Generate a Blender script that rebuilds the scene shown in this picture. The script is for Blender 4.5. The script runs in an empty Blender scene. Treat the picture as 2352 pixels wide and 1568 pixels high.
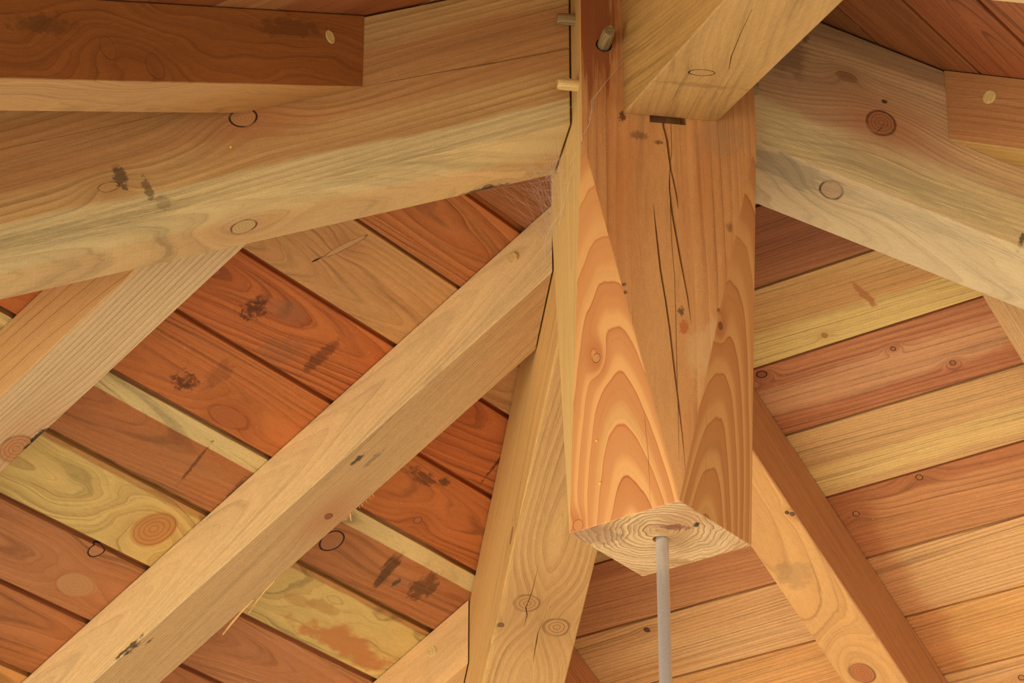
import bpy, bmesh, math, random
from mathutils import Vector, Matrix
C = bpy.context.scene.collection
S2 = math.sqrt(2)
# ------------------------------------------------------------------ dimensions (metres)
PA = 0.2                      # king post side
HP = 0.4419; HPR = 0.4563     # height where the tapered cuts begin
PROT = -0.00737
HZ = 0.75093                  # roof apex (underside of the boards)
T = 0.50833                   # slope of the roof planes
TH = T / S2                   # slope of the hips
BW = 0.1015                   # board module
BS0 = 0.01375                 # first board joint
YA, XD = 0.01253, 0.00148
HIP = {'A': (0.11125, 0.22423), 'B': (0.10707, 0.24061), 'C': (0.1173, 0.22422), 'D': (0.11232, 0.23985)}
QD = {'FL': (-1, -1), 'FR': (1, -1), 'BL': (-1, 1), 'BR': (1, 1)}

# ------------------------------------------------------------------ object helpers
def tag(o, label=None, cat=None, group=None, kind=None):
    if label: o['label'] = label
    if cat: o['category'] = cat
    if group: o['group'] = group
    if kind: o['kind'] = kind
    return o

def frame(o, X, Z):
    X = Vector(X).normalized(); Z = Vector(Z).normalized(); Y = Z.cross(X)
    M = Matrix((X, Y, Z)).transposed().to_4x4(); M.translation = Vector(o)
    return M

def link(name, me, mats, M, parent=None):
    o = bpy.data.objects.new(name, me); C.objects.link(o)
    for m in (mats if isinstance(mats, (list, tuple)) else [mats]):
        if m and m.name not in [x.name for x in me.materials]: me.materials.append(m)
    if parent is not None:
        o.parent = parent
        o.matrix_parent_inverse = parent.matrix_world.inverted()
    o.matrix_world = M
    if parent is not None: o.matrix_basis = M
    return o

def convex(M, lo, hi, planes, bevel=0.0015, jitter=0.0):
    """box lo..hi in the frame M, cut by world half spaces (co, no): keeps the side no points away from"""
    bm = bmesh.new()
    bmesh.ops.create_cube(bm, size=1)
    for v in bm.verts:
        v.co = Vector([(lo[i] + hi[i]) / 2 + v.co[i] * (hi[i] - lo[i]) for i in range(3)])
    Mi = M.inverted(); R3 = Mi.to_3x3()
    for co, no in planes:
        c = Mi @ Vector(co); n = (R3 @ Vector(no)).normalized()
        g = bm.verts[:] + bm.edges[:] + bm.faces[:]
        r = bmesh.ops.bisect_plane(bm, geom=g, plane_co=c, plane_no=n, clear_outer=True, dist=1e-6)
        e = [x for x in r['geom_cut'] if isinstance(x, bmesh.types.BMEdge)]
        if e:
            bmesh.ops.edgenet_fill(bm, edges=e)
    bmesh.ops.remove_doubles(bm, verts=bm.verts[:], dist=1e-5)
    bmesh.ops.dissolve_limit(bm, angle_limit=0.002, verts=bm.verts[:], edges=bm.edges[:])
    if bevel:
        bmesh.ops.bevel(bm, geom=bm.edges[:], offset=bevel, segments=2, profile=0.6, affect='EDGES', clamp_overlap=True)
    bmesh.ops.recalc_face_normals(bm, faces=bm.faces[:])
    return bm

def tomesh(bm, name):
    me = bpy.data.meshes.new(name); bm.to_mesh(me); bm.free(); me.update(); return me

def carve(o, bms):
    """boolean-cut the bmeshes (in o's local frame) out of o's mesh"""
    for bm in bms:
        bmesh.ops.recalc_face_normals(bm, faces=bm.faces[:])
        c = bpy.data.objects.new('cut', tomesh(bm, 'cut')); C.objects.link(c); c.matrix_world = o.matrix_world
        m = o.modifiers.new('b', 'BOOLEAN'); m.object = c; m.operation = 'DIFFERENCE'; m.solver = 'EXACT'
        bpy.context.view_layer.update()
        dg = bpy.context.evaluated_depsgraph_get()
        me = bpy.data.meshes.new_from_object(o.evaluated_get(dg))
        o.modifiers.clear(); old = o.data
        mats = list(old.materials)
        o.data = me
        bpy.data.objects.remove(c)
    return o

def crack_bm(pts, n, depth, lean=(0, 0, 0)):
    """V shaped split: pts = [(Vector on the face, half width)], n = outward normal"""
    bm = bmesh.new(); n = Vector(n).normalized(); rows = []
    for i, (p, w) in enumerate(pts):
        p = Vector(p)
        a = Vector(pts[max(i - 1, 0)][0]); b = Vector(pts[min(i + 1, len(pts) - 1)][0])
        s = (b - a).normalized().cross(n)
        d = depth * min(1, w / 0.0008)
        rows.append([bm.verts.new(p + s * w * 1.3 + n * 0.002), bm.verts.new(p - s * w * 1.3 + n * 0.002), bm.verts.new(p - n * d + Vector(lean) * d)])
    for r0, r1 in zip(rows, rows[1:]):
        for k in range(3):
            bm.faces.new([r0[k], r0[(k + 1) % 3], r1[(k + 1) % 3], r1[k]])
    bm.faces.new(rows[0]); bm.faces.new(rows[-1][::-1])
    return bm

# ------------------------------------------------------------------ material helpers
def lin(c):
    if isinstance(c, str): c = [int(c[i:i + 2], 16) for i in (0, 2, 4)]
    r = []
    for x in c[:3]:
        x = x / 255
        r.append(x / 12.92 if x <= 0.04045 else ((x + 0.055) / 1.055) ** 2.4)
    return r + [1]

class G:
    def __init__(s, name):
        s.m = bpy.data.materials.new(name); s.m.use_nodes = True
        s.t = s.m.node_tree; s.t.nodes.clear()
    def n(s, t, **kw):
        x = s.t.nodes.new(t)
        for k, v in kw.items(): setattr(x, k, v)
        return x
    def set(s, inp, v):
        if isinstance(v, bpy.types.NodeSocket): s.t.links.new(v, inp)
        elif v is not None: inp.default_value = v
    def m_(s, op, a, b=None, c=None, clamp=False):
        x = s.n('ShaderNodeMath', operation=op, use_clamp=clamp)
        s.set(x.inputs[0], a)
        if b is not None: s.set(x.inputs[1], b)
        if c is not None: s.set(x.inputs[2], c)
        return x.outputs[0]
    def add(s, a, b): return s.m_('ADD', a, b)
    def sub(s, a, b): return s.m_('SUBTRACT', a, b)
    def mul(s, a, b): return s.m_('MULTIPLY', a, b)
    def vec(s, x, y, z):
        c = s.n('ShaderNodeCombineXYZ')
        for i, v in enumerate((x, y, z)): s.set(c.inputs[i], v)
        return c.outputs[0]
    def vm(s, op, a, b=None):
        x = s.n('ShaderNodeVectorMath', operation=op)
        s.set(x.inputs[0], a)
        if b is not None: s.set(x.inputs[1], b)
        return x.outputs['Value'] if op in ('LENGTH', 'DISTANCE', 'DOT_PRODUCT') else x.outputs[0]
    def noise(s, v, scale=1, detail=2, rough=.5, col=False):
        x = s.n('ShaderNodeTexNoise')
        s.set(x.inputs['Vector'], v); x.inputs['Scale'].default_value = scale
        x.inputs['Detail'].default_value = detail; x.inputs['Roughness'].default_value = rough
        return x.outputs[1] if col else x.outputs[0]
    def ss(s, v, a, b, o0=0., o1=1.):
        x = s.n('ShaderNodeMapRange', interpolation_type='SMOOTHSTEP')
        for i, q in enumerate((v, a, b, o0, o1)): s.set(x.inputs[i], q)
        return x.outputs[0]
    def mix(s, f, a, b, mode='MIX'):
        x = s.n('ShaderNodeMix', data_type='RGBA', blend_type=mode)
        x.clamp_factor = True
        s.set(x.inputs[0], f); s.set(x.inputs[6], a); s.set(x.inputs[7], b)
        return x.outputs[2]
    def ramp(s, v, st):
        x = s.n('ShaderNodeValToRGB'); r = x.color_ramp
        while len(r.elements) < len(st): r.elements.new(.5)
        for e, (p, c) in zip(r.elements, st):
            e.position = p; e.color = (c, c, c, 1)
        s.set(x.inputs[0], v); return x.outputs[0]

def wood(name, early, late, tint=None, tamt=.5, sp=.006, pith=(0., .1), tilt=(0, 0), wob=.006, wf=(1.6, 7), contrast=1., streak=.16,
         knots=(), bands=(), blots=(), bump=1., relief=.5, saw=.3, seed=0., specks=.3, prof=(.3, .82, .93), rough=.62, pn=.5, fine=.22, fuzz=1.):
    g = G(name)
    tc = g.n('ShaderNodeTexCoord'); P = tc.outputs['Object']
    sx = g.n('ShaderNodeSeparateXYZ'); g.set(sx.inputs[0], P); x, y, z = sx.outputs
    off = g.vec(seed * 3.7, seed * 1.3 + 5, seed * 2.1)
    def sc(a, b, c=None): return g.vm('ADD', g.vm('MULTIPLY', P, (a, b, b if c is None else c)), off)
    w = g.noise(sc(wf[0], wf[1]), 1, 2.5, .5, True)
    ws = g.n('ShaderNodeSeparateXYZ'); g.set(ws.inputs[0], w)
    yy = g.add(g.sub(y, pith[0]), g.mul(g.sub(ws.outputs[0], .5), wob * 4))
    zz = g.add(g.sub(z, pith[1]), g.mul(g.sub(ws.outputs[1], .5), wob * 4))
    if tilt[0]: yy = g.add(yy, g.mul(x, tilt[0]))
    if tilt[1]: zz = g.add(zz, g.mul(x, tilt[1]))
    R = g.m_('SQRT', g.add(g.mul(yy, yy), g.mul(zz, zz)))
    ph = g.add(g.mul(R, 1 / sp), g.mul(g.noise(sc(4, 40), 1, 2), pn))
    kd = []
    for k in knots:
        (kx, ky, kz, r) = k[:4]; o = k[4] if len(k) > 4 else {}
        e = o.get('e', 1.0); sq = o.get('sq', (1, 1))
        d = g.vm('MULTIPLY', g.vm('SUBTRACT', P, (kx, ky, kz)), (1 / e, sq[0], sq[1]))
        a = o.get('rot', 0)
        if a:
            rn = g.n('ShaderNodeVectorRotate', rotation_type=o.get('ax', 'Z_AXIS')); g.set(rn.inputs['Vector'], g.vm('SUBTRACT', P, (kx, ky, kz))); rn.inputs['Angle'].default_value = a
            d = g.vm('MULTIPLY', rn.outputs[0], (1 / e, sq[0], sq[1]))
        nz = g.vm('MULTIPLY', g.vm('SUBTRACT', g.noise(sc(.35 / r, .35 / r), 1, 1.5, .5, True), (.5, .5, .5)), (r * o.get('nz', .42),) * 3)
        q = g.vm('LENGTH', g.vm('ADD', d, nz))
        s_ = r * o.get('flow', 2.2)
        dd = g.vm('LENGTH', g.vm('MULTIPLY', g.vm('SUBTRACT', P, (kx, ky, kz)), (.55, sq[0], sq[1])))
        gg = g.m_('EXPONENT', g.mul(g.mul(dd, dd), -1 / (s_ * s_)))
        ph = g.add(ph, g.mul(gg, o.get('amp', 3.)))
        kd.append((q, r, o, gg))
    fr = g.m_('FRACT', ph); fl = g.m_('FLOOR', ph)
    wn = g.n('ShaderNodeTexWhiteNoise', noise_dimensions='1D'); g.set(wn.inputs['W'], g.add(fl, seed))
    p0, p1, p2 = prof[:3]; PM = prof[3] if len(prof) > 3 else .6
    L = g.ramp(fr, [(0, .0), (p0, .06), (p1, PM), (p2 - .04, PM + .12), (p2, 1), (min(p2 + .035, .99), .1), (1, 0)])
    L = g.mul(L, g.add(.55, g.mul(wn.outputs[0], .45)))
    med = g.noise(g.vec(g.mul(x, 3.), g.mul(ph, sp * 120), g.mul(z, 6)), 1, 2.5, .6); fib = g.noise(sc(45, 1100), 1, 2, .6)
    col = g.mix(g.m_('MULTIPLY', L, contrast, clamp=True), lin(early), lin(late))
    if tint is not None:
        big = g.noise(sc(2.2, 13), 1, 3, .55)
        col = g.mix(g.mul(g.ss(big, .4, .66), tamt), col, lin(tint))
    for b in bands:
        ax, lo, hi, soft, c, amt = b[:6]
        src = {'x': x, 'y': y, 'z': z}[ax]
        nn = g.mul(g.sub(g.noise(sc(6, 20), 1, 3, .6), .5), soft * 3)
        v = g.add(src, nn)
        msk = g.mul(g.ss(v, lo - soft, lo + soft * .3), g.ss(v, hi - soft * .3, hi + soft, 1., 0.))
        col = g.mix(g.mul(msk, amt), col, g.mix(g.mul(L, contrast * .8), lin(c), g.mix(.45, lin(c), lin(late))))
    gain = g.add(1 - streak, g.add(g.mul(g.sub(med, .5), streak * 3.), g.mul(g.sub(fib, .5), streak * 1.5)))
    gain = g.add(gain, streak)
    fl_ = g.noise(g.vec(g.add(g.mul(x, 2.6), seed), g.mul(ph, sp * 330), g.add(g.mul(y, 5), g.mul(z, 5))), 1, 2.4, .7)
    gain = g.sub(gain, g.mul(g.ss(fl_, .5, .68), fine))
    gain = g.add(gain, g.mul(g.sub(g.noise(sc(420, 620), 1, 1.5, .7), .5), .36 * fuzz))
    gain = g.add(gain, g.mul(g.sub(g.noise(sc(70, 260), 1, 2, .6), .5), .26 * fuzz))
    col = g.mix(1., col, g.vec(gain, gain, gain), 'MULTIPLY')
    kh = None
    for q, r, o, gg in kd:
        kc = o.get('c', 'a8683a'); dk = o.get('dk', '3a1c0c')
        col = g.mix(g.mul(gg, o.get('halo', .45)), col, lin(o.get('hc', late if isinstance(late, str) else 'a05a2c')))
        rg = g.m_('FRACT', g.mul(q, o.get('kr', 4.2) / r))
        inner = g.mix(g.mul(g.ss(rg, .55, .95), o.get('kcon', .5)), lin(kc), lin(dk))
        msk = g.ss(q, r * .93, r * 1.02, 1., 0.)
        col = g.mix(g.mul(msk, o.get('in', .8)), col, inner)
        rim = g.mul(g.ss(q, r * .86, r * .99), g.ss(q, r * 1.01, r * o.get('rw', 1.14), 1., 0.))
        brk = g.ss(g.noise(sc(.55 / r, .55 / r), 1, 1), o.get('gap', .3) + .08, o.get('gap', .3) + .26)
        col = g.mix(g.mul(g.mul(rim, g.add(.3, g.mul(brk, .7))), o.get('rim', .9)), col, lin(o.get('rimc', '1c0d06')))
    for b in blots:
        bx, by, bz, rx, ry, rz, c, amt = b[:8]; thr = b[8] if len(b) > 8 else .5; ns = b[9] if len(b) > 9 else 90
        ang = b[10] if len(b) > 10 else 0
        d = g.vm('SUBTRACT', P, (bx, by, bz))
        if ang:
            rn = g.n('ShaderNodeVectorRotate', rotation_type='Z_AXIS'); g.set(rn.inputs['Vector'], d); rn.inputs['Angle'].default_value = ang; d = rn.outputs[0]
        q = g.vm('LENGTH', g.vm('MULTIPLY', d, (1 / rx, 1 / ry, 1 / rz)))
        nx, ny = ns if isinstance(ns, tuple) else (ns, ns * 1.6)
        e = g.sub(g.add(1, g.mul(g.sub(g.noise(sc(nx, ny), 1, 3, .65), thr), 2.6 if isinstance(ns, tuple) else 2.2)), g.mul(q, q) if isinstance(ns, tuple) else q)
        col = g.mix(g.mul(g.ss(e, 0, .55), amt), col, lin(c))
    if specks:
        sn = g.noise(sc(210, 330), 1, 1.5, .6)
        cl = g.noise(sc(9, 16), 1, 1)
        col = g.mix(g.mul(g.mul(g.ss(sn, .70, .78), g.ss(cl, .4, .65)), specks), col, lin('3a2010'))
        s2 = g.noise(sc(330, 430), 1, 1, .5)
        col = g.mix(g.mul(g.ss(s2, .77, .82), min(1, specks * 2)), col, lin('f0d8ac'))  # pale specks: bright glints of dust and debris painted into the colour
    h = g.add(g.mul(fib, .00032 * fuzz), g.mul(L, .0005 * relief))
    h = g.add(h, g.mul(g.noise(sc(520, 700), 1, 2, .6), .00022 * fuzz))
    if saw:
        h = g.add(h, g.mul(g.noise(sc(420, 9), 1, 1), .00035 * saw))
    for q, r, o, gg in kd:
        h = g.sub(h, g.mul(g.mul(g.ss(q, r * .86, r * .99), g.ss(q, r * 1.01, r * 1.14, 1., 0.)), .0006))
    bp = g.n('ShaderNodeBump'); bp.inputs['Strength'].default_value = min(1, .8 * bump); bp.inputs['Distance'].default_value = 1.0
    g.set(bp.inputs['Height'], h)
    bs = g.n('ShaderNodeBsdfPrincipled'); g.set(bs.inputs['Base Color'], col)
    bs.inputs['Roughness'].default_value = rough; bs.inputs['Specular IOR Level'].default_value = .25
    g.set(bs.inputs['Normal'], bp.outputs[0])
    out = g.n('ShaderNodeOutputMaterial'); g.t.links.new(bs.outputs[0], out.inputs[0])
    return g.m

def plain(name, c, rough=.6, metal=0., noise_amt=.1, ns=80, aniso=0.):
    g = G(name)
    tc = g.n('ShaderNodeTexCoord')
    n = g.noise(tc.outputs['Object'], ns, 3)
    c = lin(c); d = [v * (1 - noise_amt * 2) for v in c[:3]] + [1]
    bs = g.n('ShaderNodeBsdfPrincipled'); g.set(bs.inputs['Base Color'], g.mix(n, c, d))
    bs.inputs['Roughness'].default_value = rough; bs.inputs['Metallic'].default_value = metal
    if aniso:
        tg = g.n('ShaderNodeTangent', direction_type='RADIAL', axis='Z'); g.t.links.new(tg.outputs[0], bs.inputs['Tangent'])
        bs.inputs['Anisotropic'].default_value = aniso
    out = g.n('ShaderNodeOutputMaterial'); g.t.links.new(bs.outputs[0], out.inputs[0])
    return g.m

M_UNDER = plain('underlay', '2a1a10', .9)
M_STEEL = plain('brushed_steel', 'd8d8d2', .28, .66, .1, 300, .6)
M_PEG = wood('peg_wood', 'e2c07c', 'b8934e', None, sp=.002, pith=(0, .02), streak=.25, knots=(), specks=.1)
M_PEGDARK = wood('weathered_peg_wood', 'a08858', '4e3c22', None, sp=.0016, pith=(0, .02), wob=.001, streak=.4, specks=.4)
M_WEB = plain('spider_silk', 'cdbca6', .5, 0, .02)
M_RESIN = plain('resin', 'f0c040', .25, 0, .05)
# king post: one log, four looks of its faces (sawn front, quartered side, clean tapered cuts, end grain)
PK = [(.1825, .0794, .0619, .0048, dict(c='c89050', flow=2.6, amp=1.2, rim=.7, kr=3, e=1.1)),
      (.2155, -.0520, .0952, .0045, dict(c='7a4020', flow=2.4, amp=1.0, rim=.5)),
      (.0067, .0920, .0095, .006, dict(c='d08c4c', flow=1.6, amp=.8, rim=.4))]
M_POST = wood('post_sawn_face', 'ca9458', 'a26032', 'b4703a', tamt=.7, sp=.0066, pith=(.012, .023), wob=.0035, wf=(1.3, 8), contrast=.55, streak=.13, saw=.5,
              blots=[(.2269, -.0079, .1, .007, .0045, .01, '5a3a20', .8, .5, 200), (.2080, -.010, .1, .012, .008, .01, 'b0602c', .8, .5, 120),
                     (.47, .053, .1, .008, .006, .01, '2e1c10', .8, .5, 160), (.447, .035, .1, .006, .012, .01, '4a2a18', .5, .45, 200), (.441, .012, .1, .004, .006, .01, '3a2416', .7, .5, 200),
                     (.17, -.04, .1, .05, .03, .01, 'd0aa70', .5, .5, 40), (.45, -.055, .1, .03, .03, .02, 'a07c54', .4, .5, 60),
                     (.6, .085, .1, .12, .035, .03, '90502a', .9, .54, (9, 150)), (.338, -.065, .1, .008, .004, .01, '6a4428', .6, .5, 200),
                     (.255, .055, .1, .003, .003, .01, '2a180c', .7, .5, 200), (.245, .054, .1, .003, .003, .01, '2a180c', .7, .5, 200), (.29, .082, .1, .004, .003, .01, '2a180c', .7, .5, 200),
                     (.232, -.05, .1, .003, .003, .01, '2a180c', .6, .5, 200)], specks=.25, prof=(.3, .75, .92))
M_POSTCUT = wood('post_clean_cut', 'd8a05e', 'a65224', 'cc9050', tamt=.3, sp=.0088, pith=(.006, .020), wob=.0035, wf=(2.2, 6), contrast=1., streak=.05, saw=.05, bump=.35, relief=.3,
                 knots=PK, specks=.05, prof=(.2, .42, .93, .5), pn=.4, rough=.5, fuzz=.25, fine=.1)
M_POSTSIDE = wood('post_quartered_side', 'd0aa66', 'b88a48', None, sp=.003, pith=(.25, .03), wob=.003, contrast=.6, streak=.1, saw=.2, specks=.1)
M_POSTEND = wood('post_end_grain', 'e2b880', '8e5c34', 'b8844e', tamt=.6, sp=.0066, pith=(.006, .023), wob=.008, wf=(1, 22), contrast=1., streak=.2, prof=(.5, .78, .93, .5),
                 blots=[(0, -.008, .034, .05, .02, .009, '8a5238', .85, .5, 90), (0, -.03, .045, .05, .004, .008, '1e100a', .9, .5, 90), (0, -.03, -.055, .05, .03, .012, 'a8763e', .6, .5, 90), (0, .07, 0, .05, .03, .03, 'a07452', .6, .45, 70)],
                 bump=1.2, relief=2.2, saw=0, specks=.6, rough=.8)
GREY = '7c7450'
M_HIPA = wood('hip_left_wood', 'cea668', 'a47640', 'b48450', tamt=.5, sp=.0075, pith=(-.03, .05), tilt=(0, .06), wob=.006, wf=(1.1, 8), contrast=.95, streak=.16, saw=.4, seed=2,
              knots=[(.5425, .0556, -.1133, .012, dict(e=1.25, c='b88450', flow=3, amp=3.5, halo=.6, hc='a86a3e', kcon=.3, rim=1., rimc='2a140a', gap=.15)),
                     (.5659, -.0126, -.211, .0145, dict(c='c8a468', flow=2.4, amp=2.5, gap=.35, rimc='5a2c14', halo=.5, hc='b07844', sq=(.95, .4), kcon=.35)),
                     (.268, -.05, -.211, .006, dict(c='9a6438', flow=2, amp=1.5)), (.712, .0556, -.1625, .006, dict(e=2, c='c89a5c', flow=3, amp=2, rim=.6, rimc='5a3820'))],
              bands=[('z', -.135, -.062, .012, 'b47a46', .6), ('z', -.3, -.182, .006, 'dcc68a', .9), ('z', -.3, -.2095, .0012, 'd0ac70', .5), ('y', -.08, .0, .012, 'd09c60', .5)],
              blots=[(.697, .0556, -.155, .009, .02, .02, '4a3a2a', .75, .55, (130, 180)), (.672, .0556, -.175, .006, .02, .02, '5a4630', .65, .55, (130, 180)), (.66, .0556, -.196, .012, .02, .012, '6a5a3c', .4, .58, (120, 160)),
                     (.42, .045, -.208, .2, .028, .014, GREY, .32, .68, (22, 420)), (.8, .05, -.203, .32, .028, .016, GREY, .34, .68, (22, 420)), (.36, .02, -.21, .14, .02, .01, '8a8664', .25, .68, (20, 360)),
                     (.27, -.054, -.211, .03, .006, .01, '2e2018', .8, .45, 100), (.22, .02, -.2, .06, .05, .03, 'c8b07c', .5, .5, 30)], specks=.25)
M_HIPB = wood('hip_front_wood', 'be9450', '8c6834', 'aa8040', tamt=.4, sp=.0045, pith=(.3, .28), tilt=(.05, .05), wob=.004, contrast=.55, streak=.22, saw=.3, seed=5,
              knots=[(.4059, -.012, -.2264, .0135, dict(c='c0985c', rim=1., gap=.2, rimc='180c06', flow=1.6, amp=.6, halo=.1, kcon=.3, rw=1.12))],
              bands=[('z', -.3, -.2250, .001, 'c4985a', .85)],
              blots=[(.35, .0, -.2264, .012, .06, .01, '8a6a44', .45, .5, 60), (.3, .05, -.2, .02, .008, .03, 'b0b060', .5, .5, 60)], specks=.3)
M_HIPC = wood('hip_right_wood', 'd6b07c', 'ac8254', 'b08860', tamt=.5, sp=.0065, pith=(.05, .12), tilt=(0, -.1), wob=.007, wf=(1.5, 9), contrast=1., streak=.16, saw=.3, seed=8,
              knots=[(.324, -.0587, -.121, .0165, dict(c='a06238', flow=2.6, amp=4.5, rim=.7, gap=.3, halo=.7, hc='a8643a', e=1.05, kcon=.6, rimc='4a2010')),
                     (.2981, -.025, -.211, .0125, dict(c='c0986a', flow=1.8, amp=2, rim=1, gap=.36, rimc='1c100a', halo=.3, sq=(.7, .4), kcon=.25, rw=1.22)),
                     (.2673, -.0587, -.0769, .006, dict(e=2.2, c='8e6038', rim=.1, halo=.5, hc='9a6c40', **{'in': .6}))],
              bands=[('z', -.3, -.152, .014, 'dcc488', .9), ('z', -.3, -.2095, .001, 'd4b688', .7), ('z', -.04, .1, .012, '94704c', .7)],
              blots=[(.19, -.0587, -.085, .04, .03, .035, '6a5038', .5, .5, 30), (.207, -.0587, -.05, .006, .03, .008, '3a3022', .6, .5, 120), (.24, -.03, -.21, .08, .035, .02, '7c705a', .45, .58, (20, 120)),
                     (.4, -.035, -.211, .2, .03, .01, '7a7052', .3, .69, (24, 420)), (.52, -.0587, -.2, .004, .03, .012, '3a3226', .8, .45, 150), (.35, -.0587, -.180, .25, .03, .03, '7c7250', .3, .69, (22, 420)),
                     (.318, -.0587, -.0905, .004, .01, .004, '1e1a16', .9, .5, 200)], specks=.3)
M_HIPD = wood('hip_back_wood', 'cc9c5e', 'a87842', 'c08c50', tamt=.4, sp=.0085, pith=(.0, -.16), tilt=(0, .07), wob=.006, contrast=.75, streak=.13, saw=.3, seed=11,
              knots=[(.8766, .0207, -.2257, .0165, dict(c='b8844c', flow=2.6, amp=3, rim=.55, gap=.3, halo=.45, rimc='5a3418', kcon=.6, kr=3.2)),
                     (.9193, -.0262, -.2257, .018, dict(c='b8844c', flow=2.2, amp=3, rim=.55, gap=.3, halo=.45, rimc='5a3418', kcon=.6, kr=3.2)),
                     (.7723, .0562, -.2037, .006, dict(e=2.6, c='a06a38', flow=2, amp=2, rim=.8, rimc='6a3418')),
                     (.9219, .0489, -.2257, .0045, dict(c='6a4828', amp=1, rim=.6))],
              bands=[('y', .052, .08, .002, 'd2a45e', .85)], specks=.25)
M_JE = wood('jack_long_wood', 'caa06a', 'ac7c48', None, sp=.0036, pith=(.16, -.03), tilt=(.05, .0), wob=.005, wf=(2, 7), contrast=.75, streak=.1, saw=.35, seed=3, fine=.16,
            knots=[(.8038, -.02, -.0867, .0055, dict(c='8a4c28', flow=5, amp=4, rim=.8, gap=.45, halo=.75, hc='b87c4c', rimc='3a1a0c'))],
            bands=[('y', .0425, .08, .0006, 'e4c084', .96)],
            blots=[(.712, .024, -.0867, .012, .004, .01, '3c3024', .85, .42, 160), (.70, .005, -.0867, .02, .004, .01, '6a5a48', .5, .42, 120), (1.115, .0447, -.0840, .03, .01, .004, '2c2018', .85, .45, 90),
                   (.56, .043, -.085, .02, .006, .008, '8c7458', .25, .45, 90), (1.09, .03, -.0867, .01, .0015, .01, '2a1c12', .8, .5, 200)], specks=.2)
M_JF = wood('jack_left_wood', 'd8b684', 'b0875a', None, sp=.0078, pith=(.24, -.09), tilt=(.03, .035), wob=.005, fine=.15, contrast=.95, streak=.08, saw=.2, relief=2.2, seed=6,
            knots=[(.9248, -.0355, -.0867, .022, dict(c='b87844', flow=2.2, amp=3, rim=.6, gap=.45, halo=.6, hc='b88050'))],
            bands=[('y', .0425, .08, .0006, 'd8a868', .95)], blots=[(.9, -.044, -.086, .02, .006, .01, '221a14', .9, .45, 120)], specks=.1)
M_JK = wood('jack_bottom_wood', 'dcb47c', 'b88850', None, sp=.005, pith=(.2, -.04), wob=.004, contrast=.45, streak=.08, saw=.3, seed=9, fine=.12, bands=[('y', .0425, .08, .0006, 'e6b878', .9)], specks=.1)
M_JG = wood('jack_right_wood', 'd29a58', 'b0763c', 'c88c4c', tamt=.5, sp=.009, pith=(.03, -.2), tilt=(0, .06), wob=.007, contrast=.6, streak=.12, saw=.2, seed=12,
            knots=[(1.0462, .0102, -.089, .017, dict(c='a85a2c', flow=2.4, amp=4, rim=.5, gap=.35, halo=.3, e=1.1)), (.7616, -.0386, -.089, .0035, dict(c='2e1a10', halo=.3, amp=.6, rim=.6)), (.757, -.033, -.089, .003, dict(c='2e1a10', halo=.2, amp=.4, rim=.5))],
            bands=[('y', -.08, -.0405, .0006, 'b87a48', .96)], blots=[(.8567, .0146, -.089, .03, .035, .01, '8a6a42', .35, .56, (60, 40))], specks=.15)
M_JH = wood('jack_edge_wood', 'c49660', 'a07040', None, sp=.004, pith=(.2, -.1), contrast=.5, seed=13)
M_JL = wood('jack_gap_wood', 'b87444', '8c5028', None, sp=.006, pith=(.02, -.2), contrast=.5, seed=14)
M_JI = wood('jack_dark_wood', 'a46632', '7c4820', '925426', tamt=.6, sp=.011, pith=(.0, .06), tilt=(.08, .03), wob=.016, wf=(3.5, 12), contrast=.7, streak=.15, saw=.3, seed=15,
            knots=[(.7881, .0478, -.0524, .012, dict(c='a0622f', flow=3, amp=3, rim=.2, halo=.2, kcon=.3, **{'in': .4})), (.72, .0478, -.07, .014, dict(c='96582a', flow=2.4, amp=2.5, rim=.2, halo=.2, kcon=.3, **{'in': .4}))],
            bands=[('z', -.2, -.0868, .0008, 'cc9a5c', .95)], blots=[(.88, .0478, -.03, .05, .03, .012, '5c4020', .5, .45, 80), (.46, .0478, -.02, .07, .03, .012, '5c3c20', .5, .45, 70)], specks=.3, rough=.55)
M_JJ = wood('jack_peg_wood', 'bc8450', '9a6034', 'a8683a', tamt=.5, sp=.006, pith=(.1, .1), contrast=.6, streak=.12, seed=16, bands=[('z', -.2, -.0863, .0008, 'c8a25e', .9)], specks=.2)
M_JM = wood('jack_corner_wood', 'd2ae74', 'b08848', None, sp=.006, pith=(.1, .1), contrast=.4, seed=17)

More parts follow.
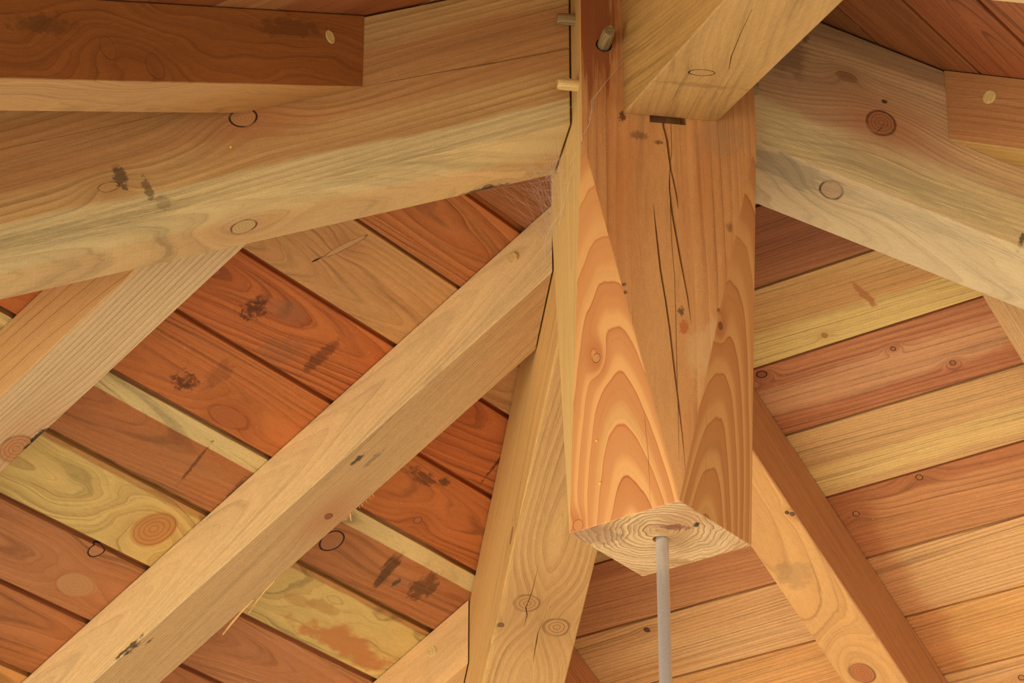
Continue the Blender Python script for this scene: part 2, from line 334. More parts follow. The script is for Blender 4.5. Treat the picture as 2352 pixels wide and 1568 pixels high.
BOARDS = {
 ('BL', 2): dict(c=('ac7046', '8e5632', '9a6038'), sp=.0045, pith=(.03, .08), con=.6),
 ('BL', 3): dict(c=('c47c46', '8e4a22', 'b06834'), sp=.0085, pith=(.01, .035), con=1., wob=.012, seed=3),
 ('BL', 4): dict(c=('cc985e', 'a87040', 'bc8450'), sp=.0038, pith=(-.03, .09), con=.6, tilt=(.06, .05), seed=2,
      knots=[(-.006, .020, 0, .0045, dict(e=6.5, rot=-1.963, c='c89868', rim=.8, gap=.3, flow=3.5, amp=1.6, halo=.5, hc='a06438', rimc='6a3c20', kcon=.1, **{'in': 1.}))],
      blots=[(.0095, -.0135, 0, .0125, .0022, .01, '140a06', .95, .5, 60, -1.963)]),
 ('BL', 5): dict(c=('c4703a', '8a401c', 'b86430'), sp=.0085, pith=(.02, .045), con=1., wob=.01, seed=5, tilt=(.05, .05),
      blots=[(-.0641, -.031, 0, .05, .03, .02, '7c5c40', .3, .62, (140, 60), .5), (.02, .0, 0, .03, .03, .02, '2a1a10', .7, .68, (160, 220)), (-.02, .02, 0, .045, .02, .02, '866a50', .25, .6, (120, 60)), (-.12, -.01, 0, .01, .03, .02, '3a1e10', .55, .38, 160), (-.5, .0, 0, .003, .05, .02, '30180c', .7, .45, 160, .25)]),
 ('BL', 6): dict(c=('c4743c', '9c5024', 'b46430'), sp=.0040, pith=(-.02, .07), con=.65, tilt=(.04, .03), seed=6,
      knots=[(-.4833, -.0289, 0, .0062, dict(c='b8744a', rim=.8, gap=.3, flow=3, amp=2, rimc='4a2010')), (-.09, -.033, 0, .014, dict(e=2.6, c='b06434', rim=.5, rimc='8a4018', gap=.3, flow=2, amp=2, kcon=.1))],
      blots=[(.01, -.02, 0, .03, .025, .02, '2a1a10', .7, .68, (120, 180)), (-.42, .03, 0, .04, .014, .02, '3a2416', .6, .6, (60, 160)), (-.46, .04, 0, .012, .008, .02, '2e241a', .7, .45, 120), (-.02, .01, 0, .02, .035, .02, '5a2c18', .3, .56, (60, 30))]),
 ('BL', 7): dict(c=('b47646', '98582e', 'b06634'), sp=.0045, pith=(.02, .09), con=.6, seed=7, bands=[('y', .028, .053, .0018, 'dcc080', .95)],
      knots=[(-.3974, -.0054, 0, .0185, dict(c='ac7248', rim=1., gap=.1, flow=2.2, amp=2, rimc='140a06', halo=.35, rw=1.1, kcon=.15))],
      blots=[(-.5198, -.0011, 0, .013, .040, .02, '442c18', .75, .52, (110, 24), .25), (-.552, -.015, 0, .006, .01, .02, '3a3c38', .8, .5, 120), (-.5974, 0, 0, .03, .035, .02, '3a2414', .6, .6, (90, 60)), (-.11, .0, 0, .003, .04, .02, '3a2010', .6, .42, 150, .2), (-.2, -.01, 0, .008, .03, .02, '4a2814', .5, .42, 150, .2)]),
 ('BL', 8): dict(c=('d8b66c', 'b48c4c', 'ccaa62'), sp=.0125, pith=(.02, .075), con=.75, wob=.014, seed=8, wf=(4, 9), bands=[('y', .046, .06, .003, 'a86834', .7)],
      knots=[(-.1502, -.0005, 0, .030, dict(c='bc7c40', dk='984e20', rim=.35, gap=.2, rimc='a4642c', flow=1.5, amp=3, kr=4.2, halo=.35, hc='c08848', kcon=.75))],
      blots=[(-.575, -.024, 0, .13, .03, .02, 'bc7840', .9, .5, 18), (-.49, .012, 0, .04, .012, .02, 'b88848', .7, .5, 30), (-.44, .004, 0, .035, .014, .02, 'b88848', .6, .5, 30)]),
 ('BL', 9): dict(c=('bc7c4c', '985a30', 'ac6a3c'), sp=.004, pith=(.0, .08), con=.5, seed=9, saw=1.,
      knots=[(-.1073, .0476, 0, .0115, dict(c='b87c50', rim=1., gap=.15, rimc='120a06', flow=2, amp=1.5, halo=.2, rw=1.2, kcon=.1)), (-.13, -.012, 0, .02, dict(e=1.6, c='bc8858', rim=0, flow=1.6, amp=2, kcon=.1, halo=.1))]),
 ('BL', 10): dict(c=('b87444', '8e5028', 'a4602f'), sp=.0045, pith=(.02, .1), con=.6, seed=10, saw=.8),
 ('BL', 11): dict(c=('cc8e4e', 'b0743a', 'c08040'), sp=.006, pith=(.02, .1), con=.5, seed=11),
 ('BR', 3): dict(c=('a4683e', '7c4624', '8a5030'), sp=.004, pith=(-.06, .03), con=.7, seed=21),
 ('BR', 4): dict(c=('cfa262', 'ac783e', 'bc8448'), sp=.0045, pith=(.12, .04), con=.75, tilt=(-.03, 0), seed=22, bands=[('y', -.06, -.012, .012, 'd6b468', .75)],
      knots=[(.0676, -.0400, 0, .004, dict(c='a87038', flow=2, amp=1.5, rim=.4))],
      blots=[(-.012, .0025, 0, .006, .036, .02, 'a86634', .85, .5, 60, .25)]),
 ('BR', 5): dict(c=('ba784a', '964e2a', 'a86038'), sp=.007, pith=(.1, .05), con=.85, seed=23, tilt=(-.03, 0), bands=[('y', -.02, .018, .012, 'd09c68', .55)],
      knots=[(-.0064, .0232, 0, .0032, dict(c='a06038', rim=1, gap=.1, rw=1.35)), (-.0683, -.0236, 0, .0036, dict(c='a06038', rim=1, gap=.15, rw=1.3)), (.1777, .0460, 0, .005, dict(c='8a5028', rim=1, gap=.1, rw=1.35, e=1.4))]),
 ('BR', 6): dict(c=('cc9c60', 'a67040', 'c08c54'), sp=.004, pith=(.14, .05), con=.5, seed=24, tilt=(-.03, 0), bands=[('y', -.042, -.008, .008, 'deb86c', .55)]),
 ('BR', 7): dict(c=('c4844e', '9a5a30', 'b87444'), sp=.006, pith=(.06, .05), con=.85, seed=25, tilt=(-.04, 0), bands=[('x', .165, .22, .022, 'a85a30', .5), ('y', .034, .06, .006, 'aa6438', .7)],
      knots=[(.0628, .0475, 0, .0042, dict(c='a86a3c', rim=1, gap=.1, rw=1.35, flow=4, amp=1.5)), (.1738, .0185, 0, .0042, dict(c='b87848', rim=1, gap=.1, rw=1.3, flow=4, amp=1.5))]),
 ('BR', 8): dict(c=('d8a468', 'ae7440', 'c88c50'), sp=.0055, pith=(.12, .05), con=.9, seed=26, bands=[('x', .165, .22, .025, 'b8683a', .5)], relief=1.5, knots=[(.5667, .0383, 0, .0045, dict(c='20120a', rim=1, gap=.1, amp=.8))]),
 ('BR', 9): dict(c=('d89e5a', 'b0703a', 'ca8a4a'), sp=.0055, pith=(.1, .05), con=.8, seed=27, bands=[('x', .165, .22, .025, 'b8683a', .5)]),
 ('BR', 10): dict(c=('dba466', 'b47644', 'ca8c50'), sp=.005, pith=(.1, .05), con=.6, seed=28, knots=[(.0966, .0196, 0, .0045, dict(c='b87848', rim=1, gap=.1, rw=1.3))]),
 ('FR', 0): dict(c=('8e5a34', '6a3c1e', '7c4826'), sp=.004, pith=(.06, .06), con=.8, seed=31),
 ('FR', 1): dict(c=('946238', '6e4220', '7c4c28'), sp=.004, pith=(.06, .06), con=.8, seed=31),
 ('FR', 2): dict(c=('a4683c', '74421f', '8c522c'), sp=.0048, pith=(.08, .04), con=.8, seed=32),
 ('FR', 3): dict(c=('a46036', '7c4220', '96542e'), sp=.0055, pith=(-.02, .05), con=.75, wob=.01, seed=33),
 ('FR', 4): dict(c=('b4703e', '7e4420', '8e4a26'), sp=.007, pith=(.06, .04), con=.9, seed=34),
}
_cache = {}
def board_mat(q, i):
    b = BOARDS.get((q, i))
    if b is None:
        k = i % 3
        if k in _cache: return _cache[k]
        b = dict(c=[('b47446', '8c5029', 'a4643a'), ('c48a54', '9c6436', 'b07846'), ('aa6638', '804420', '98562e')][k], sp=.005, pith=(.03, .07), con=.7, seed=40 + k)
        m = _cache[k] = wood('board_wood_%d' % k, b['c'][0], b['c'][1], b['c'][2], sp=b['sp'], pith=b['pith'], contrast=b['con'], seed=b['seed'])
        return m
    return wood('board_%s_%d' % (q, i), b['c'][0], b['c'][1], b['c'][2], tamt=.6, sp=b['sp'], pith=b['pith'], tilt=b.get('tilt', (.02, .03)), wob=b.get('wob', .005), wf=b.get('wf', (1.8, 9)),
                contrast=b['con'], streak=.14, fine=b.get('fine', .34), saw=b.get('saw', .6), relief=b.get('relief', 1.), seed=b.get('seed', i), knots=b.get('knots', ()), bands=b.get('bands', ()), blots=b.get('blots', ()), specks=.3)
GAPS = {('BL', 3): .0085, ('BL', 4): .0040, ('BL', 5): .0055, ('BL', 6): .006, ('BL', 7): .006, ('BL', 8): .007, ('BL', 9): .007, ('BL', 10): .007, ('BL', 11): .007,
        ('BR', 8): .0035, ('BR', 10): .003, ('FR', 2): .003, ('FR', 3): .005, ('FR', 4): .006}
SKYDIR = (-.94, -.34, -.1); SKYLO = .22; SKYHI = 2.5
GROUND = (.30, .24, .175, 1); SKYC = (1, .94, .82, 1); EXPO = .62; GZ0, GZ1 = -.85, -.3

# ------------------------------------------------------------------ roof planes
def rplane(q, dz=0.0):
    """point and upward normal of the underside of the boards, shifted dz vertically"""
    ux, uy = QD[q][0] / S2, QD[q][1] / S2
    return Vector((0, 0, HZ + dz)), Vector((T * ux, T * uy, 1)).normalized()

def pt(q, s, v, dz=0.0):
    ux, uy = QD[q][0] / S2, QD[q][1] / S2
    return Vector((ux * s - uy * v, uy * s + ux * v, HZ - T * s + dz))

# ------------------------------------------------------------------ ceiling boards
BT = 0.019
NB = 17
ceil = bpy.data.objects.new('ceiling', None); C.objects.link(ceil); ceil.location = (0, 0, HZ)
tag(ceil, 'ceiling of sawn wooden boards rising on four slopes to a point above the post', kind='structure')
bpy.context.view_layer.update()
def board(q, i, mat, gap):
    s0 = BS0 + BW * i + GAPS.get((q, i), .0028 if q[0] == 'B' else .004); s1 = BS0 + BW * (i + 1)
    if i == 0: s0 = 0.002
    sm = (s0 + s1) / 2
    ux, uy = QD[q][0] / S2, QD[q][1] / S2
    o = pt(q, sm, 0); X = (-uy, ux, 0); co, n = rplane(q)
    M = frame(o, X, n)
    hl = s1 + .02; cf = math.sqrt(1 + T * T)
    hw = (s1 - s0) / 2 * cf
    # mitre at the two hips (vertical planes through the hip lines)
    eps = .0012
    ax0 = Vector((QD[q][0], 0, 0)); ay0 = Vector((0, QD[q][1], 0))
    pl = [(ay0 * eps, -ay0), (ax0 * eps, -ax0)]
    bm = convex(M, (-hl, -hw, 0), (hl, hw, BT), pl, bevel=.0012)
    # rebated lip that closes the joint above (towards the peak)
    lip = convex(M, (-hl, hw - .001, .0105), (hl, hw + .0062 + LG.get((q, i), .0), BT - .001), pl, bevel=.0004)
    me2 = tomesh(lip, 'lip'); bm.from_mesh(me2); bpy.data.meshes.remove(me2)
    return link('ceiling_board', tomesh(bm, 'ceiling_board'), mat, M, ceil)
LG = {}
for q in ('BL', 'BR', 'FR', 'FL'):
    for i in range(NB):
        board(q, i, board_mat(q, i), 0)
# solid underlay that closes the roof above the boards, one sheet per slope
for q in ('BL', 'BR', 'FR', 'FL'):
    ux, uy = QD[q][0] / S2, QD[q][1] / S2
    co, n = rplane(q); M = frame(pt(q, .9, 0), (-uy, ux, 0), n)
    ax0 = Vector((QD[q][0], 0, 0)); ay0 = Vector((0, QD[q][1], 0))
    bm = convex(M, (-2.4, -1.15, BT + .0005), (2.4, 1.15, BT + .02), [(ay0 * .0005, -ay0), (ax0 * .0005, -ax0)], bevel=0)
    link('roof_underlay', tomesh(bm, 'roof_underlay'), M_UNDER, M, ceil)

# ------------------------------------------------------------------ king post
cR = Matrix.Rotation(PROT, 4, 'Z')
A = PA / 2
MP = cR @ frame((0, 0, 0), (0, 0, 1), (0, -1, 0))
pl = []
for q, (a, b) in QD.items():
    h = HPR if q == 'FR' else HP
    p1 = Vector((a * A, b * A, h)); p2 = Vector((a * A, 0, 0)); p3 = Vector((0, b * A, 0))
    n = (p2 - p1).cross(p3 - p1).normalized()
    if n.dot(Vector((a, b, 0))) < 0: n = -n
    pl.append((cR @ p2, cR.to_3x3() @ n))
for q in QD:
    co, n = rplane(q, -.002); pl.append((co, n))
bm = convex(MP, (0, -A, -A), (HZ + .1, A, A), pl, bevel=.0011)
for f in bm.faces:
    n = f.normal
    f.material_index = 3 if n.x < -.9 else 0 if n.z > .97 else 2 if abs(n.y) > .97 or n.z < -.97 else 1
post = link('king_post', tomesh(bm, 'king_post'), [M_POST, M_POSTCUT, M_POSTSIDE, M_POSTEND], MP)
tag(post, 'square wooden king post hanging at the centre, tapered to a diamond-shaped foot', 'post')

# ------------------------------------------------------------------ hips
HD = {'A': (-1, 0), 'B': (0, -1), 'C': (1, 0), 'D': (0, 1)}
HPQ = {'A': ('FL', 'BL'), 'B': ('FL', 'FR'), 'C': ('FR', 'BR'), 'D': ('BL', 'BR')}
HLEN = 2.3
hips = {}
def hip(k, mat, label):
    dx, dy = HD[k]; w, dh = HIP[k]
    off = Vector((0, YA, 0)) if k in 'AC' else Vector((XD, 0, 0))
    d = Vector((dx, dy, -TH)).normalized()
    up = Vector((dx * TH, dy * TH, 1)).normalized()
    M = frame(Vector((0, 0, HZ)) + off, d, up)
    side = Vector((-dy, dx, 0))
    out = Vector((dx, dy, 0))
    pl = [(Vector((0, 0, HZ - dh)) + off, -up)]
    for q in HPQ[k]:
        co, n = rplane(q, -.0028); pl.append((co, n))
    pl.append((cR @ (out * (A + (.0021 if k == 'A' else .0008))), -(cR.to_3x3() @ out)))
    pl.append((out * HLEN, out))
    bm = convex(M, (-.5, -w / 2, -.6), (3.2, w / 2, .3), pl, bevel=.0016)
    o = link('hip_rafter', tomesh(bm, 'hip_rafter'), mat, M)
    hips[k] = o
    return tag(o, label, 'rafter', 'hip rafters framed into the king post')
hip('A', M_HIPA, 'thick pale hip rafter running from the left side of the post across the upper left')
hip('B', M_HIPB, 'thick hip rafter coming towards the viewer from the front face of the post')
hip('C', M_HIPC, 'thick weathered hip rafter with a large red-brown knot, running right from the post')
hip('D', M_HIPD, 'knotty hip rafter running steeply down to the bottom edge behind the post')

# ------------------------------------------------------------------ jack rafters
def jack(q, v0, w, dj, hipk, mat, label, smax=1.85):
    ux, uy = QD[q][0] / S2, QD[q][1] / S2
    vc = v0 + w / 2
    d = Vector((ux, uy, -T)).normalized(); co, n = rplane(q)
    M = frame(pt(q, 0, vc), d, n)
    dx, dy = HD[hipk]; hw = HIP[hipk][0] / 2
    off = Vector((0, YA, 0)) if hipk in 'AC' else Vector((XD, 0, 0))
    inn = Vector((0, QD[q][1], 0)) if hipk in 'AC' else Vector((QD[q][0], 0, 0))
    pl = [(Vector((0, 0, HZ - .0016)), n), (Vector((0, 0, HZ - dj)), -n),
          (off + inn * (hw + (.0018 if hipk == 'D' else .0008)), -inn), (pt(q, smax, 0), Vector((ux, uy, 0)))]
    bm = convex(M, (-.3, -w / 2, -.5), (3., w / 2, .1), pl, bevel=.0009)
    o = link('jack_rafter', tomesh(bm, 'jack_rafter'), mat, M)
    return tag(o, label, 'rafter', 'jack rafters under the ceiling boards')
WJ, DJ = .09032, .09725
# v0 = lower bound along the eave direction of the slope
J = {}
J['E'] = jack('BL', -.19605 - .08934, .08934, DJ, 'D', M_JE, 'long pale jack rafter crossing the lower left, its top end beside the post')
J['F'] = jack('BL', .27957 - WJ, WJ, DJ, 'A', M_JF, 'pale jack rafter at the left edge, coming out from behind the thick left hip')
J['K'] = jack('BL', -.68335 - WJ, WJ, DJ, 'D', M_JK, 'pale jack rafter at the bottom edge, butting the left side of the knotty hip')
J['G'] = jack('BR', .19823, .08591, .0998, 'D', M_JG, 'brown-sided jack rafter running down to the right from behind the post foot')
J['H'] = jack('BR', -.285, WJ, DJ, 'C', M_JH, 'jack rafter at the right edge emerging from under the weathered right hip rafter')
J['L'] = jack('BR', .68879, WJ, DJ, 'D', M_JL, 'reddish jack rafter in the bottom gap between the knotty hip rafter and the steel rod')
J['I'] = jack('FL', -.20966 - .09553, .09553, .09855, 'A', M_JI, 'dark brown jack rafter in the upper left corner butting against the thick left hip rafter')
J['J'] = jack('FR', .20996, WJ, .09832, 'C', M_JJ, 'orange-brown jack rafter with a pale round peg, at the right edge')
J['M'] = jack('FR', -.277, WJ, DJ, 'B', M_JM, 'pale jack rafter just touching the upper right corner of the picture')

# ------------------------------------------------------------------ splits, peg holes, mortise
def cracks(o, n, depth, lst, lean=(0, 0, 0)):
    carve(o, [crack_bm([(p[:3], p[3]) for p in c], n, depth, lean) for c in lst])

def F(rows, z=.1, mx=.0012):
    """rows of (x, y) on the post front with widths tapering at both ends"""
    k = len(rows); out = []
    for i, (a, b) in enumerate(rows):
        t = i / (k - 1); out.append((a, b, z, max(.0002, mx * min(1, 3.2 * t + .12, 3.2 * (1 - t) + .12))))
    return out
def cyl(M, r, x0, x1, seg=24):
    bm = bmesh.new()
    bmesh.ops.create_cone(bm, cap_ends=True, segments=seg, radius1=r, radius2=r, depth=x1 - x0)
    bmesh.ops.transform(bm, verts=bm.verts[:], matrix=M @ Matrix.Translation(((x0 + x1) / 2, 0, 0)) @ Matrix.Rotation(math.pi / 2, 4, 'Y'))
    return bm
c1 = [(.4680, .0062, .1, .0013), (.4620, .0057, .1, .0014), (.4452, .0022, .1, .0014), (.4226, .0003, .1, .0013), (.405, -.0012, .1, .0010), (.3946, -.0034, .1, .0011), (.3724, -.0068, .1, .0009), (.3560, -.0078, .1, .0002)]
c3 = F([(.405, .0012), (.3818, .0010), (.3496, -.0013), (.3194, -.0054), (.2895, -.0095), (.2465, -.0156), (.2120, -.0186)], mx=.0012)
c4 = F([(.36, .0195), (.3449, .0189), (.3201, .0170), (.2765, .0136), (.2390, .0087), (.2017, .0048), (.1647, .0019), (.1126, -.0025), (.0766, -.0053), (.0358, -.0075)], mx=.0011)
for r in (c1, c3, c4):
    cracks(post, (0, 0, 1), .010, [r], (0, .15, 0))
random.seed(3)
c2 = [(.4680, -.0022, .1, .0005)]
for x_, y_ in [(.4600, -.0022), (.4285, -.0023), (.4083, .0004), (.3549, .0010), (.3106, .0004), (.2669, -.0012), (.2129, -.0012), (.1544, -.0014), (.1, -.0010)]:
    c2.append((x_, y_ + random.uniform(-.0004, .0004), .1, .0005))
c2.append((.0454, -.0007, .1, .0002))
cracks(post, (0, 0, 1), .004, [c2])
nl = Vector((-.16, .70, .70)).normalized(); nr = Vector((-.16, -.70, .70)).normalized()
cracks(post, nl, .003, [[(.105, .0335, .0899, .0002), (.0947, .0326, .0888, .0004), (.0514, .0286, .0830, .0005), (.0052, .0266, .0755, .0003)]])
cracks(post, nr, .003, [[(.12, -.033, .0905, .0002), (.0818, -.0345, .0834, .0003), (.0399, -.0348, .0740, .0005), (.02, -.0348, .0705, .0002)]])
# open mortise under the front hip, peg holes
bmn = bmesh.new(); bmesh.ops.create_cube(bmn, size=1)
for v in bmn.verts: v.co = Vector((.4795 + v.co.x * .027, .0013 + v.co.y * .0412, .0875 + v.co.z * .035))
carve(post, [bmn])
HX = Vector((0, 0, -1))
carve(post, [cyl(frame((.5640, .0728, .1), (0, 0, 1), (1, 0, 0)), .0094, -.03, .01)])
carve(post, [cyl(frame((0, .0006, .0012), (1, 0, 0), (0, 0, 1)), .0088, -.01, .05)])
cracks(hips['A'], (0, 1, 0), .006, [[(.1440, .0556, -.1140, .0017), (.1490, .0556, -.1131, .0017), (.2608, .0556, -.1107, .0014), (.3010, .0556, -.1088, .0009), (.3994, .0556, -.1064, .0004)],
                                     [(.59, .0556, -.0905, .0003), (.6260, .0556, -.0881, .0005), (.70, .0556, -.0882, .0005), (.8129, .0556, -.0885, .0006), (1.0, .0556, -.0895, .0003)]])
cracks(hips['C'], (0, -1, 0), .004, [[(.16, -.0587, -.1040, .0002), (.1865, -.0587, -.1014, .0004), (.2485, -.0587, -.0959, .0004), (.2979, -.0587, -.0973, .0003), (.31, -.0587, -.0975, .0002)],
                                      [(.345, -.0587, -.0968, .0002), (.37, -.0587, -.0962, .0003), (.4007, -.0587, -.0953, .0002)],
                                      [(.3265, -.0587, -.1220, .0003), (.3245, -.0587, -.1290, .0006), (.3225, -.0587, -.1350, .0003)], [(.3265, -.0587, -.1225, .0003), (.332, -.0587, -.1195, .0005), (.3385, -.0587, -.1200, .0002)]])
cracks(hips['B'], (0, 0, -1), .004, [[(.6761, -.0211, -.2264, .0004), (.5744, -.0097, -.2264, .0006), (.4848, .0019, -.2264, .0007), (.43, .0117, -.2264, .0004)],
                                      [(.3577, .0119, -.2264, .0002), (.31, .012, -.2264, .0004), (.2648, .0115, -.2264, .0002)], [(.34, -.022, -.2264, .0002), (.29, -.017, -.2264, .0005), (.25, -.015, -.2264, .0002)]])
cracks(hips['D'], (0, 0, -1), .005, [[(.8049, .0170, -.2257, .0002), (.8551, .0171, -.2257, .0006), (.8851, .0206, -.2257, .0008), (.900, .0165, -.2257, .0007), (.9233, .0174, -.2257, .0003)],
                                      [(.8612, -.0073, -.2257, .0002), (.9038, -.0071, -.2257, .0003), (.93, -.0035, -.2257, .0006), (.9473, -.0041, -.2257, .0009), (.9910, -.0058, -.2257, .0003)]])
cracks(J['J'], (0, -1, 0), .004, [[(.34, -.0452, -.0337, .0003), (.36, -.0452, -.0320, .0004), (.3780, -.0452, -.0300, .0003)], [(.397, -.0452, -.0285, .0004), (.45, -.0452, -.0245, .0006), (.56, -.0452, -.0230, .0003)]])


# ------------------------------------------------------------------ pegs
def peg(parent, M, r, L, mat, label, facets=8, back=.02):
    """rough tapered oak peg along local +x, starting back m inside the timber"""
    bm = bmesh.new(); rnd = random.Random(int(r * 1e6) + int(L * 1e5)); rings = []
    xs = [-back, 0, L * .5, L * .86, L]
    for j, x in enumerate(xs):
        rr = r * (1.02 if j < 3 else .98 if j == 3 else .84)
        ring = []
        for k in range(facets * 3):
            a = 2 * math.pi * k / (facets * 3)
            fl = 1 - .05 * (1 - abs(math.cos(a * facets / 2)))
            q = rr * fl
            ring.append(bm.verts.new(M @ Vector((x + (rnd.uniform(-.0006, .0006) if j == 4 else 0), q * math.cos(a), q * math.sin(a)))))
        rings.append(ring)
    n = len(rings[0])
    for a, b in zip(rings, rings[1:]):
        for k in range(n): bm.faces.new([a[k], a[(k + 1) % n], b[(k + 1) % n], b[k]])
    bm.faces.new(rings[0][::-1]); bm.faces.new(rings[-1])
    bmesh.ops.recalc_face_normals(bm, faces=bm.faces[:])
    bmesh.ops.transform(bm, verts=bm.verts[:], matrix=M.inverted())
    W = parent.matrix_world @ M
    o = link('wooden_peg', tomesh(bm, 'wooden_peg'), mat, W, None)
    o.parent = parent; o.matrix_basis = M
    if label: o['label'] = label
    return o
bpy.context.view_layer.update()
# in post local axes (x up, y to world -x, z to world -y)
peg(post, frame((.6175, .1, .0665), (0, 1, 0), (1, 0, 0)), .0068, .0205, M_PEGDARK, 'upper weathered peg on the left side')
peg(post, frame((.5170, .1, .0840), (.03, 1, 0), (1, 0, 0)), .0070, .0235, M_PEG, 'lower pale peg on the left side')
peg(post, frame((.5655, .0722, .1), (0, -.04, 1), (1, 0, 0)), .0076, .028, M_PEGDARK, 'weathered peg sticking out of the front face')
peg(post, frame((.5390, -.1, .0760), (0, -1, 0), (1, 0, 0)), .0075, .010, M_PEGDARK, 'short peg on the right side')
peg(J['E'], frame((.3894, .0447, -.0262), (0, 1, 0), (1, 0, 0)), .0080, .0032, M_PEG, 'pale flush peg')
peg(J['K'], frame((.9425, .0452, -.0299), (0, 1, 0), (1, 0, 0)), .0078, .0012, M_PEG, 'pale flush peg')
peg(J['J'], frame((.3867, -.0452, -.0283), (0, -1, 0), (1, 0, 0)), .0085, .0012, M_PEG, 'pale flush peg')
peg(J['I'], frame((.3876, .0478, -.0293), (0, 1, 0), (1, 0, 0)), .0080, .0006, M_PEG, 'pale flush peg')

# ------------------------------------------------------------------ steel rod
bm = bmesh.new()
prof = [(.0, .045), (.0068, .045), (.0070, .044), (.0070, -.64), (.0065, -.6412), (0, -.6412)]
seg = 40; rows = []
for r_, z_ in prof:
    if r_ == 0: rows.append([bm.verts.new((0, 0, z_))]); continue
    rows.append([bm.verts.new((r_ * math.cos(2 * math.pi * k / seg), r_ * math.sin(2 * math.pi * k / seg), z_)) for k in range(seg)])
for a, b in zip(rows, rows[1:]):
    for k in range(seg):
        v = [a[k % len(a)], a[(k + 1) % len(a)], b[(k + 1) % len(b)], b[k % len(b)]]
        v = list(dict.fromkeys(v))
        if len(v) > 2: bm.faces.new(v)
bmesh.ops.recalc_face_normals(bm, faces=bm.faces[:])
for f in bm.faces: f.smooth = len(f.verts) == 4 and abs(f.normal.z) < .5
rod = link('metal_rod', tomesh(bm, 'metal_rod'), M_STEEL, Matrix.Translation((.0012, -.0012, 0)))
tag(rod, 'round steel rod hanging straight down from the foot of the king post', 'rod')

# ------------------------------------------------------------------ silk, resin, splinters
def tube(bm, pts, rad, seg=5):
    pts = [Vector(p) for p in pts]; rings = []
    for i, p in enumerate(pts):
        d = (pts[min(i + 1, len(pts) - 1)] - pts[max(i - 1, 0)]).normalized()
        a = d.orthogonal().normalized(); b = d.cross(a)
        r = rad[i] if isinstance(rad, (list, tuple)) else rad
        rings.append([bm.verts.new(p + (a * math.cos(6.2832 * k / seg) + b * math.sin(6.2832 * k / seg)) * r) for k in range(seg)])
    for r0, r1 in zip(rings, rings[1:]):
        for k in range(seg): bm.faces.new([r0[k], r0[(k + 1) % seg], r1[(k + 1) % seg], r1[k]])
    bm.faces.new(rings[0][::-1]); bm.faces.new(rings[-1])
def sag(a, b, s, n=5):
    a = Vector(a); b = Vector(b)
    return [a.lerp(b, i / n) + Vector((0, 0, -s * 4 * (i / n) * (1 - i / n))) for i in range(n + 1)]
bm = bmesh.new()
tube(bm, [(-.0525, -.1045, .541), (-.0715, -.108, .512), (-.0905, -.108, .4825), (-.0905, -.107, .4700), (-.0925, -.106, .4535), (-.0990, -.103, .4400)], .00026)
tube(bm, [(-.0740, -.108, .508), (-.0885, -.108, .4835), (-.0895, -.107, .4700), (-.0930, -.106, .4580)], .00020)
tube(bm, sag((-.0525, -.103, .548), (-.110, -.07, .492), .001), .00010)
tube(bm, sag((-.110, -.07, .492), (-.19, -.046, .468), .001), .00008)
tube(bm, sag((-.0925, -.106, .4535), (-.104, -.045, .4350), .001), .00016)
tube(bm, sag((-.1015, -.055, .430), (-.103, .035, .402), .001), .00020)
tube(bm, [(-.1025, -.012, .437), (-.1035, .02, .4100), (-.108, .058, .412), (-.113, .075, .398), (-.108, .09, .388)], .00018)
tube(bm, [(-.1015, -.058, .4180), (-.1025, -.063, .4050), (-.1012, -.060, .3950), (-.1012, -.058, .3800)], .00018)
rnd = random.Random(7)
for k in range(110):
    t = rnd.random() ** 1.5
    a = Vector((-.1012, rnd.uniform(-.05, .1), rnd.uniform(.385, .470)))
    x = -.104 - .085 * t * rnd.random() - .006
    y = rnd.uniform(-.02, .072)
    zb = HZ - TH * abs(x) - .2245
    b = Vector((x, y, zb - .0006)) if rnd.random() < .6 else Vector((x - .01, .072 + rnd.random() * .05, zb + rnd.uniform(-.02, .05)))
    tube(bm, sag(a, b, rnd.uniform(0, .004), 3), rnd.uniform(.00003, .00007), 3)
web = link('cobweb', tomesh(bm, 'cobweb'), M_WEB, Matrix.Identity(4))
tag(web, 'thin grey cobweb strung in the corner between the post and the left hip rafter', 'cobweb')

def bead(parent, p, r):
    bm = bmesh.new(); bmesh.ops.create_icosphere(bm, subdivisions=2, radius=r)
    for f in bm.faces: f.smooth = True
    o = link('resin_drop', tomesh(bm, 'resin_drop'), M_RESIN, Matrix.Identity(4)); o.parent = parent; o.matrix_basis = Matrix.Translation(p)
bead(post, (.0916, .0772, .0440), .0014); bead(post, (.0442, .0729, .0378), .0017); bead(hips['A'], (.5681, .0560, -.1466), .0015)

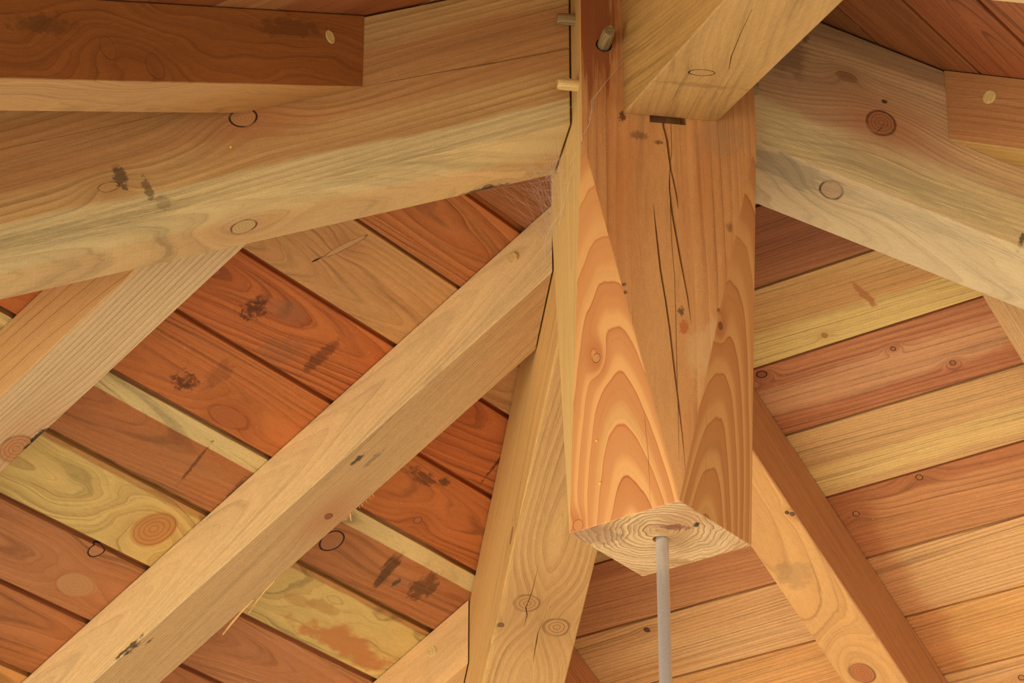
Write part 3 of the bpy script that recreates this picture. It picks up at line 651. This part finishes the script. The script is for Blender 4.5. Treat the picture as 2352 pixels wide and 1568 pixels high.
def splinter(p, r0):
    bm = bmesh.new(); n = len(p)
    tube(bm, p, [r0 * (.35 + .65 * math.sin(math.pi * (.12 + .8 * i / (n - 1)))) for i in range(n)], 5)
    o = link('splinter', tomesh(bm, 'splinter'), M_SPL, Matrix.Identity(4)); o.parent = J['E']; o.matrix_basis = Matrix.Identity(4)
M_SPL = wood('splinter_wood', 'd8a868', 'b88448', None, sp=.003)
splinter([(.925, -.0440, -.0868), (.945, -.0455, -.0875), (.962, -.0480, -.0890), (.985, -.0530, -.0920)], .0011)
splinter([(.965, -.0440, -.0868), (.985, -.0452, -.0875), (1.005, -.0475, -.0885), (1.022, -.0500, -.0900), (1.030, -.0490, -.0930)], .0016)
splinter([(.785, -.0440, -.0866), (.789, -.0480, -.0880), (.793, -.0540, -.0890)], .0012)
for k in range(9):
    x_ = .745 + k * .0062 + rnd.uniform(-.002, .002)
    splinter([(x_, -.0440, -.0864), (x_ + .001, -.0465, -.0872), (x_ + rnd.uniform(.001, .004), -.0465 - rnd.uniform(.001, .004), -.0878)], .0005)

# ------------------------------------------------------------------ world, camera
w = bpy.data.worlds.new('World'); bpy.context.scene.world = w; w.use_nodes = True
nt = w.node_tree; nt.nodes.clear()
def wn(t, **k):
    x = nt.nodes.new(t)
    for a, b in k.items(): setattr(x, a, b)
    return x
tc = wn('ShaderNodeTexCoord'); sp = wn('ShaderNodeSeparateXYZ'); nt.links.new(tc.outputs['Generated'], sp.inputs[0])
# horizon brightness by compass: brighter towards -x and the viewer's side, dimmer to +x
dt = wn('ShaderNodeVectorMath', operation='DOT_PRODUCT'); nt.links.new(tc.outputs['Generated'], dt.inputs[0])
dt.inputs[1].default_value = SKYDIR
mr = wn('ShaderNodeMapRange', interpolation_type='SMOOTHSTEP'); nt.links.new(dt.outputs['Value'], mr.inputs[0])
mr.inputs[1].default_value = -.9; mr.inputs[2].default_value = .95; mr.inputs[3].default_value = SKYLO; mr.inputs[4].default_value = SKYHI
gz = wn('ShaderNodeMapRange', interpolation_type='SMOOTHSTEP'); nt.links.new(sp.outputs[2], gz.inputs[0])
gz.inputs[1].default_value = GZ0; gz.inputs[2].default_value = GZ1
cm = wn('ShaderNodeMix', data_type='RGBA'); nt.links.new(gz.outputs[0], cm.inputs[0])
cm.inputs[6].default_value = GROUND; cm.inputs[7].default_value = SKYC
bg = wn('ShaderNodeBackground'); nt.links.new(cm.outputs[2], bg.inputs[0]); nt.links.new(mr.outputs[0], bg.inputs[1])
ow = wn('ShaderNodeOutputWorld'); nt.links.new(bg.outputs[0], ow.inputs[0])

cam = bpy.data.cameras.new('camera'); co = bpy.data.objects.new('camera', cam); C.objects.link(co)
yaw, pitch, roll, fpx, px, py = 0.17152, 0.49184, -0.00373, 7024.28, 51.1, -3.86
f = Vector((math.sin(yaw) * math.cos(pitch), math.cos(yaw) * math.cos(pitch), math.sin(pitch)))
r = Vector((math.cos(yaw), -math.sin(yaw), 0)); u = r.cross(f)
r2 = r * math.cos(roll) + u * math.sin(roll); u2 = -r * math.sin(roll) + u * math.cos(roll)
Mc = Matrix((r2, u2, -f)).transposed().to_4x4(); Mc.translation = (-0.64669, -2.93912, -1.36581)
co.matrix_world = Mc
cam.sensor_width = 36; cam.lens = fpx / 2352 * 36
cam.shift_x = -px / 2352; cam.shift_y = py / 2352
cam.clip_start = .05; cam.clip_end = 100
sc = bpy.context.scene; sc.camera = co
sc.view_settings.view_transform = 'Standard'; sc.view_settings.look = 'None'
sc.view_settings.gamma = 1; sc.view_settings.exposure = EXPO
sc.view_settings.use_curve_mapping = False
sc.cycles.max_bounces = 6; sc.cycles.diffuse_bounces = 3
